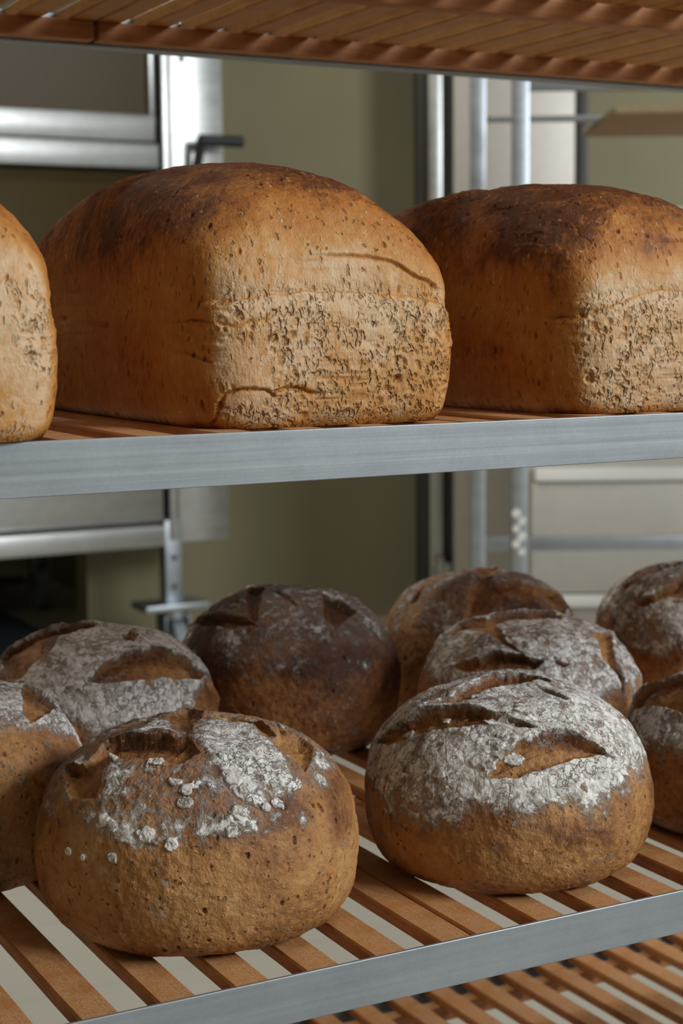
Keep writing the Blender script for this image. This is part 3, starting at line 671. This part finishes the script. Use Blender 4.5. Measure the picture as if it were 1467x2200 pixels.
    o = bpy.data.objects.new('round_loaf', me); COL.objects.link(o)
    o.location = (spec['c'][0], spec['c'][1], SHELF['lower'])
    tag(o, label, 'bread', 'round floured loaves on the lower shelf')
    return o

def tin_base(u_, v_, A, Bh, zr, D, flare=1.012, n=7.0, lean=0.0):
    """tin loaf: v 0..0.3 flat bottom, 0.3..1 walls up to the rim, 1..2 the risen crown"""
    c, s = np.cos(u_), np.sin(u_)
    ex = np.sign(c) * np.abs(c) ** (2 / n); ey = np.sign(s) * np.abs(s) ** (2 / n)
    wv = np.clip((v_ - 0.3) / 0.7, 0, 1); dv = np.clip(v_ - 1, 0, 1); bv = np.clip(v_ / 0.3, 0, 1)
    rb = 0.035
    zw = zr * wv
    corner = 1 - rb * (1 - np.clip(wv / 0.14, 0, 1)) ** 2
    scale = (1 + 0.060 * np.sin(np.clip(wv / 1.16, 0, 1) * math.pi) ** 0.8 + (flare - 1) * wv) * corner
    th = dv * math.pi / 2
    dome_r = np.clip(np.cos(th), 0, 1) ** 0.62; dome_z = np.sin(th) ** 1.0
    rim = 1.0 + 0.060 * math.sin(math.pi / 1.16) ** 0.8 + (flare - 1)
    scale = np.where(v_ > 1, rim * dome_r, scale)
    z = np.where(v_ > 1, zr + D * dome_z, zw)
    scale = np.where(v_ < 0.3, (1 - rb) * bv, scale); z = np.where(v_ < 0.3, 0.0, z)
    # towards the crown the outline becomes rounder
    rnd = sstep(1.1, 1.9, v_)
    ex = ex * (1 - rnd) + c * rnd; ey = ey * (1 - rnd) + s * rnd
    x = A * scale * ex + lean * np.clip(z - zr, 0, 1); y = Bh * (1 + (scale - 1) * (A / Bh if True else 1)) * ey
    y = np.where(v_ > 1, Bh * (1 + (rim - 1) * A / Bh) * (dome_r ** 0.80) * ey, y)
    y = np.where(v_ < 0.3, Bh * (1 - rb * .5) * bv * ey, y)
    return np.stack([x, y, z], -1)

def make_tin(loc, A, Bh, zr, D, seed, na, nv, label, lean=0.0, rotz=0.0, cracks=()):
    s = np.linspace(0, 2 * math.pi, na, endpoint=False)
    u0 = -math.pi / 2
    u1 = u0 + (s - math.pi) + 0.35 * np.sin(s)
    v1 = np.concatenate([np.linspace(0.0, 0.3, 8)[:-1], np.linspace(0.3, 1.0, nv // 2)[:-1], np.linspace(1, 2, nv // 2)])
    U, V = np.meshgrid(u1, v1, indexing='ij')
    # even out the spacing round the rounded-square outline
    n = 5.0
    ang = np.arctan2(np.sign(np.sin(U)) * np.abs(np.sin(U)) ** 2.2, np.sign(np.cos(U)) * np.abs(np.cos(U)) ** 2.2)
    U = ang * 0.6 + U * 0.4 + 2 * math.pi * np.round((U - ang) / (2 * math.pi)) * 0.6
    B = tin_base(U, V, A, Bh, zr, D, lean=lean)
    N = grid_normals(B)
    N[V < 0.29] = (0, 0, -1)
    Q = B + seed * 0.291
    low = fbm(Q, 0.060, 2, 1); mid = fbm(Q, 0.017, 3, 2); fine = fbm(Q, 0.0045, 3, 3)
    z = B[..., 2]
    front = sstep(0.45, 0.85, np.abs(N[..., 1])); endface = front * sstep(zr * 1.25, zr * 0.9, z)
    crown = sstep(1.02, 1.32, V)
    # crumbly pores of the end faces
    W = Q + 0.004 * np.stack([fbm(Q, .01, 2, 21), fbm(Q, .01, 2, 22), fbm(Q, .01, 2, 23)], -1)
    f1, f2, rv = worley(W, 0.0040, seed + 3); g1, g2, rv2 = worley(W, 0.0075, seed + 9)
    patchy = sstep(-0.16, 0.02, fbm(Q, 0.035, 2, 24) + 0.05)
    pore = (sstep(0.50, 0.22, f1) * (rv > 0.45) * 0.7 + sstep(0.46, 0.22, g1) * (rv2 > 0.62)) * patchy
    e1, e2, rv3 = worley(Q * np.array([1, 1, .6]), 0.0095, seed + 5)
    pit = sstep(0.20, 0.08, e1) * (rv3 > 0.35)
    # crease where the dough rose over the tin's rim, and the wrinkles below it
    zc = z + 0.013 * fbm(Q, 0.045, 3, 31)
    crease = np.exp(-((zc - zr) / 0.0016) ** 2); over = sstep(zr - .001, zr + .003, zc) * sstep(zr + .030, zr + .004, zc)
    cornr = np.exp(-((np.abs(N[..., 0]) - 0.72) / 0.22) ** 2)
    wrink = fbm(Q * np.array([1, 1, 3.2]), 0.016, 3, 33)
    band = np.exp(-((z - zr + .012) / 0.016) ** 2)
    D_ = 0.0050 * low + 0.0021 * mid + 0.0007 * fine
    D_ += -0.0004 * crease * front * sstep(-.1, .1, fbm(Q, .02, 2, 51)) + 0.0015 * sstep(zr + .0022, zr - .0012, zc) * sstep(zr - .022, zr - .002, zc) * front
    D_ += -0.0014 * pore * endface * (0.35 + 0.65 * sstep(zr * .98, zr * .75, z)) - 0.0012 * pit * (1 - endface)
    D_ += 0.0045 * wrink * band * (0.25 + 0.9 * cornr)
    # splits in the front end face: (points in x, z), depth, lift of the upper side
    split = np.zeros_like(z); fm = sstep(-0.70, -0.90, B[..., 1] / Bh)
    X_ = B[..., 0] + 0.004 * fbm(Q, .012, 2, 61); Z_ = z + 0.005 * fbm(Q, .010, 3, 62)
    for pts, dep, lift in cracks:
        best = np.full(z.shape, 9.0); up = np.zeros_like(z)
        for (x0, z0), (x1, z1) in zip(pts[:-1], pts[1:]):
            ex, ez = x1 - x0, z1 - z0
            t_ = np.clip(((X_ - x0) * ex + (Z_ - z0) * ez) / (ex * ex + ez * ez), 0, 1)
            dx, dz = X_ - x0 - t_ * ex, Z_ - z0 - t_ * ez; d = np.hypot(dx, dz)
            up = np.where(d < best, dz, up); best = np.minimum(best, d)
        g_ = np.exp(-(best / 0.0010) ** 2) * fm
        D_ += -dep * g_ + lift * fm * np.exp(-best / 0.006) * sstep(-.0008, .0012, up)
        split = np.maximum(split, g_)
    # thin flakes lifting along the crown
    fk = sstep(0.02, 0.05, fbm(Q * np.array([1, .6, 1]), 0.011, 3, 41)) * crown * sstep(-.02, .10, low)
    D_ += 0.0006 * fk
    fade = sstep(0.30, 0.42, V)
    D_ = D_ * fade
    Pp = B + N * D_[..., None]; Pp[..., 2] = np.maximum(Pp[..., 2], 0)
    hgt = np.clip((z - zr) / D, 0, 1)
    sideface = (1 - front)
    toast = 0.06 + 0.12 * mid + front * (0.04 + 0.56 * sstep(0.0, 0.42, hgt + 0.8 * low)) \
        + sideface * (0.60 + 0.22 * sstep(0.05, .6, hgt) - 0.14 * np.exp(-((zc - zr) / .014) ** 2) + 0.6 * low * 0.6)
    toast += 0.08 * sstep(0.70, 1.0, hgt) + 0.10 * crown * sstep(.03, .12, fbm(Q, .05, 2, 44)) + 0.30 * pit
    toast -= 0.10 * front * np.exp(-np.maximum(zr + .004 - zc, 0) / 0.012) * (zc < zr + .006)
    toast += 0.10 * pore * endface + 0.35 * sstep(0.006, 0.0, z) + 0.08 * fk + 0.30 * split
    me = grid_mesh('tin_loaf', Pp, {'toast': np.clip(toast, 0, 1), 'pore': endface * patchy * 0.9, 'flour': np.zeros_like(z)}, M['tin'])
    o = bpy.data.objects.new('tin_loaf', me); COL.objects.link(o); o.location = loc; o.rotation_euler = (0, 0, rotz)
    tag(o, label, 'bread', 'wholemeal tin loaves on the middle shelf')
    return o

Zm = SHELF['middle']
make_tin((0.4165, 0.940, Zm), 0.0785, 0.162, 0.066, 0.081, 1, 1100, 560, 'large wholemeal tin loaf in the middle of the upper row, whole end face showing',
         cracks=[([(-0.069, 0.0022), (-0.0678, 0.0106), (-0.0655, 0.0178), (-0.0594, 0.0205), (-0.0447, 0.0213), (-0.0407, 0.0171)], 0.0022, 0.0012),
                 ([(-0.0406, 0.02), (-0.0283, 0.0206), (-0.0173, 0.0183), (-0.009, 0.0124)], 0.0018, 0.0010),
                 ([(-0.0136, 0.0875), (0.0003, 0.0913), (0.0173, 0.0907), (0.0317, 0.0874), (0.0463, 0.0805), (0.0597, 0.0724)], 0.0014, 0.0018),
                 ([(-0.0874, 0.054), (-0.0758, 0.0567), (-0.0601, 0.0537), (-0.0441, 0.056)], 0.0007, -0.0008),
                 ([(-0.0902, 0.0434), (-0.0813, 0.0397), (-0.0723, 0.0336)], 0.0007, -0.0008),
                 ([(-0.0667, 0.0664), (-0.052, 0.0687), (-0.0346, 0.0703), (-0.0173, 0.0722), (0.0166, 0.0707), (0.0439, 0.0692), (0.0626, 0.0642), (0.0691, 0.0598)], 0.0004, -0.0019)], lean=-0.12)
make_tin((0.6450, 0.936, Zm), 0.0785, 0.162, 0.066, 0.0755, 2, 900, 460, 'wholemeal tin loaf cut by the right edge of the picture', lean=-0.12,
         cracks=[([(-0.077, 0.0555), (-0.070, 0.0570), (-0.0560, 0.0630), (-0.0390, 0.0675), (-0.0180, 0.0720), (0.02, 0.0725), (0.07, 0.068)], 0.0003, -0.0017)])
make_tin((0.1775, 0.905, Zm + 0.0011), 0.0770, 0.162, 0.066, 0.076, 5, 900, 460, 'wholemeal tin loaf at the left edge, overhanging the aluminium rail')

BOULES = [('L1', 3, 1300, 560, 'front left round loaf, lumps of flour scattered over a squared tear', {}),
          ('R1', 11, 1300, 560, 'front right round loaf, white with flour between leaf-shaped slashes', {}),
          ('ML', 5, 700, 320, 'round loaf at left with one long brown leaf-shaped slash above thick flour', {'toast0': 0.6}),
          ('FL', 8, 700, 320, 'round loaf cut by the left picture edge, white flour peaks beside a brown notch', {'toast0': 0.6}),
          ('MC', 13, 700, 320, 'dark round loaf at centre back, thinly floured, standing alone against the olive wall', {'flour_amt': 0.52, 'toast0': 0.95}),
          ('RB1', 17, 700, 320, 'rearmost round loaf right of centre, golden at left with a wide bare tear', {'flour_amt': 0.5, 'toast0': 0.62}),
          ('RB2', 19, 700, 320, 'round loaf directly behind the front right one, split deeply at its right', {'flour_amt': 0.85, 'toast0': 0.6}),
          ('FR', 23, 600, 280, 'round loaf at the right edge in the front row, half out of the picture', {'toast0': 0.7, 'flour_amt': 0.85}),
          ('FRB', 29, 600, 280, 'round loaf at the right edge in the back row, bright steel rail behind it', {'flour_amt': 0.8, 'toast0': 0.62})]
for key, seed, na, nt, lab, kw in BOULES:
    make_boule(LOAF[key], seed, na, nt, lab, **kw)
